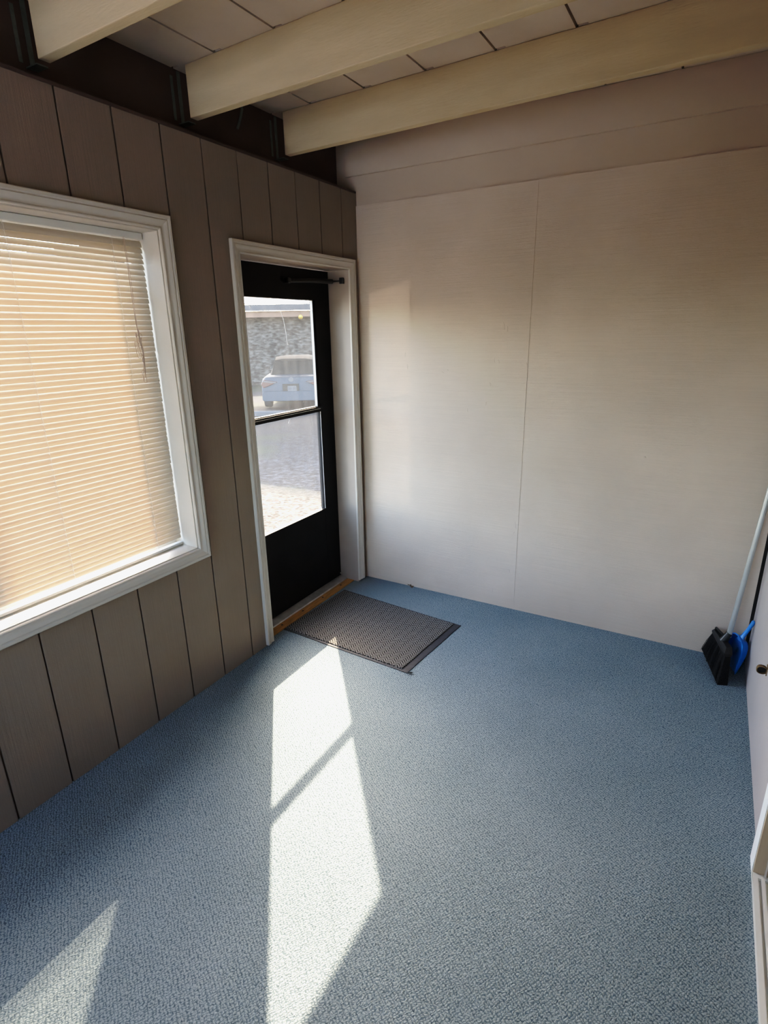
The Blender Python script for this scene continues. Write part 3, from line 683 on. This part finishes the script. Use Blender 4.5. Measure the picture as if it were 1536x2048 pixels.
for w in (-.08, -.03, .04, .085):
    m = MB(); m.loft([[cp(-.030, w + dw, z) for dw, z in ((-.016, .58), (.016, .58), (.016, .64), (-.016, .64))], [cp(-.030, w + dw, z) for dw, z in ((-.007, .59), (.007, .59), (.007, .63), (-.007, .63))]], caps=False)
    m.build('plate_character', M['plateink'], pl)
m = MB(); n = 20
m.prism(None, [cp(-.010, -.01 + .075 * math.cos(2 * math.pi * k / n), .855 + .065 * math.sin(2 * math.pi * k / n)) for k in range(n)], [cp(.05, -.01 + .075 * math.cos(2 * math.pi * k / n), .855 + .065 * math.sin(2 * math.pi * k / n)) for k in range(n)])
m.build('badge', M['plate'], car)
for l in (.85, 3.65):
    for s in (-1, 1):
        m = MB(); m.loft([[cp(l + .31 * r * math.cos(2 * math.pi * k / 24), s * w, .31 + .31 * r * math.sin(2 * math.pi * k / 24)) for k in range(24)] for r, w in ((.6, .70), (.95, .70), (1, .74), (1, .86), (.95, .90), (.6, .905), (.5, .88))])
        m.build('wheel', M['rubber'], car, smooth=40)
# pale parking kerb
kc = CE + Nn * 1.25 - D * .25; kc.z = gz(kc.x, kc.y)
m = MB(); a = [(0, -.1), (0, .08), (.04, .12), (.12, .12), (.16, .08), (.16, -.1)]
m.prism(None, [kc - D * .75 + Nn * d + UZ * z for d, z in a], [kc + D * .65 + Nn * d + UZ * z for d, z in a])
o = m.build('parking_kerb', M['concrete']); tag(o, 'pale concrete parking kerb on the ground behind the car', 'kerb')

# ------------------------------------------------------------------ light
SUN_DIR = Vector((.79, -.94, -1)).normalized()
sd = bpy.data.lights.new('sun', 'SUN'); sd.energy = 25; sd.color = (1, .80, .57); sd.angle = math.radians(.55)
so = bpy.data.objects.new('sun', sd); COL.objects.link(so); so.rotation_euler = SUN_DIR.to_track_quat('-Z', 'Y').to_euler(); so.location = (-6, 7, 8)
gv = Vector((.607, 1, .0676))
gd = bpy.data.lights.new('glint', 'SPOT'); gd.energy = 1500; gd.color = (1, .88, .72); gd.shadow_soft_size = .07; gd.spot_size = math.radians(9); gd.spot_blend = .1   # sun thrown back by a car window down the yard
go = bpy.data.objects.new('glint', gd); COL.objects.link(go); go.rotation_euler = gv.to_track_quat('-Z', 'Y').to_euler(); go.location = Vector((0, -.55, 1.2)) - gv * 14
wd = bpy.data.worlds.new('sky'); SC.world = wd; wd.use_nodes = True; nt = wd.node_tree; nt.nodes.clear()
sky = nt.nodes.new('ShaderNodeTexSky'); sky.sky_type = 'NISHITA'; sky.sun_disc = False; sky.sun_elevation = math.radians(39); sky.sun_rotation = math.atan2(-.79, .94); sky.dust_density = 2.5
bg = nt.nodes.new('ShaderNodeBackground'); bg.inputs['Strength'].default_value = 3.6
wo = nt.nodes.new('ShaderNodeOutputWorld'); tn = nt.nodes.new('ShaderNodeMix'); tn.data_type = 'RGBA'; tn.blend_type = 'MULTIPLY'; tn.inputs[0].default_value = 1; tn.inputs[7].default_value = (1, .955, .89, 1); nt.links.new(sky.outputs[0], tn.inputs[6]); nt.links.new(tn.outputs[2], bg.inputs[0]); nt.links.new(bg.outputs[0], wo.inputs[0])

# ------------------------------------------------------------------ camera
cam = bpy.data.cameras.new('camera'); co = bpy.data.objects.new('camera', cam); COL.objects.link(co)
yaw, pit, rol = 5.27753190e-01, -3.12524491e-01, -1.80655120e-02
fw = Vector((-math.sin(yaw) * math.cos(pit), math.cos(yaw) * math.cos(pit), math.sin(pit))); rt = Vector((math.cos(yaw), math.sin(yaw), 0)); upv = rt.cross(fw)
r2 = rt * math.cos(rol) + upv * math.sin(rol); u2 = -rt * math.sin(rol) + upv * math.cos(rol)
R = Matrix((r2, u2, -fw)).transposed().to_4x4(); R.translation = (1.9523767, -3.08653634, 1.65446392)
co.matrix_world = R
cam.sensor_fit = 'VERTICAL'; cam.sensor_height = 24; cam.sensor_width = 18; cam.lens = 1118.76855 / 2048 * 24; cam.clip_start = .02; cam.clip_end = 200
SC.camera = co

SC.view_settings.view_transform = 'Standard'; SC.view_settings.look = 'None'; SC.view_settings.exposure = .22; SC.view_settings.gamma = 1
SC.view_settings.use_curve_mapping = True      # gentle toe, like the phone's tone curve
cmap = SC.view_settings.curve_mapping; cmap.use_clip = False; cmap.extend = 'HORIZONTAL'; cc = cmap.curves[3]
cc.points[1].location = (2.5, 1.02)
for px_, py_ in ((.02, .0105), (.05, .035), (.12, .128), (.30, .342), (.60, .62), (1.0, .80), (1.6, .94)): cc.points.new(px_, py_)
for q in cc.points: q.handle_type = 'VECTOR'
cmap.update()
cy_ = SC.cycles
cy_.max_bounces = 10; cy_.diffuse_bounces = 6; cy_.glossy_bounces = 3; cy_.transparent_max_bounces = 12; cy_.transmission_bounces = 6
cy_.sample_clamp_indirect = 12; cy_.use_denoising = True; cy_.caustics_reflective = False; cy_.caustics_refractive = False
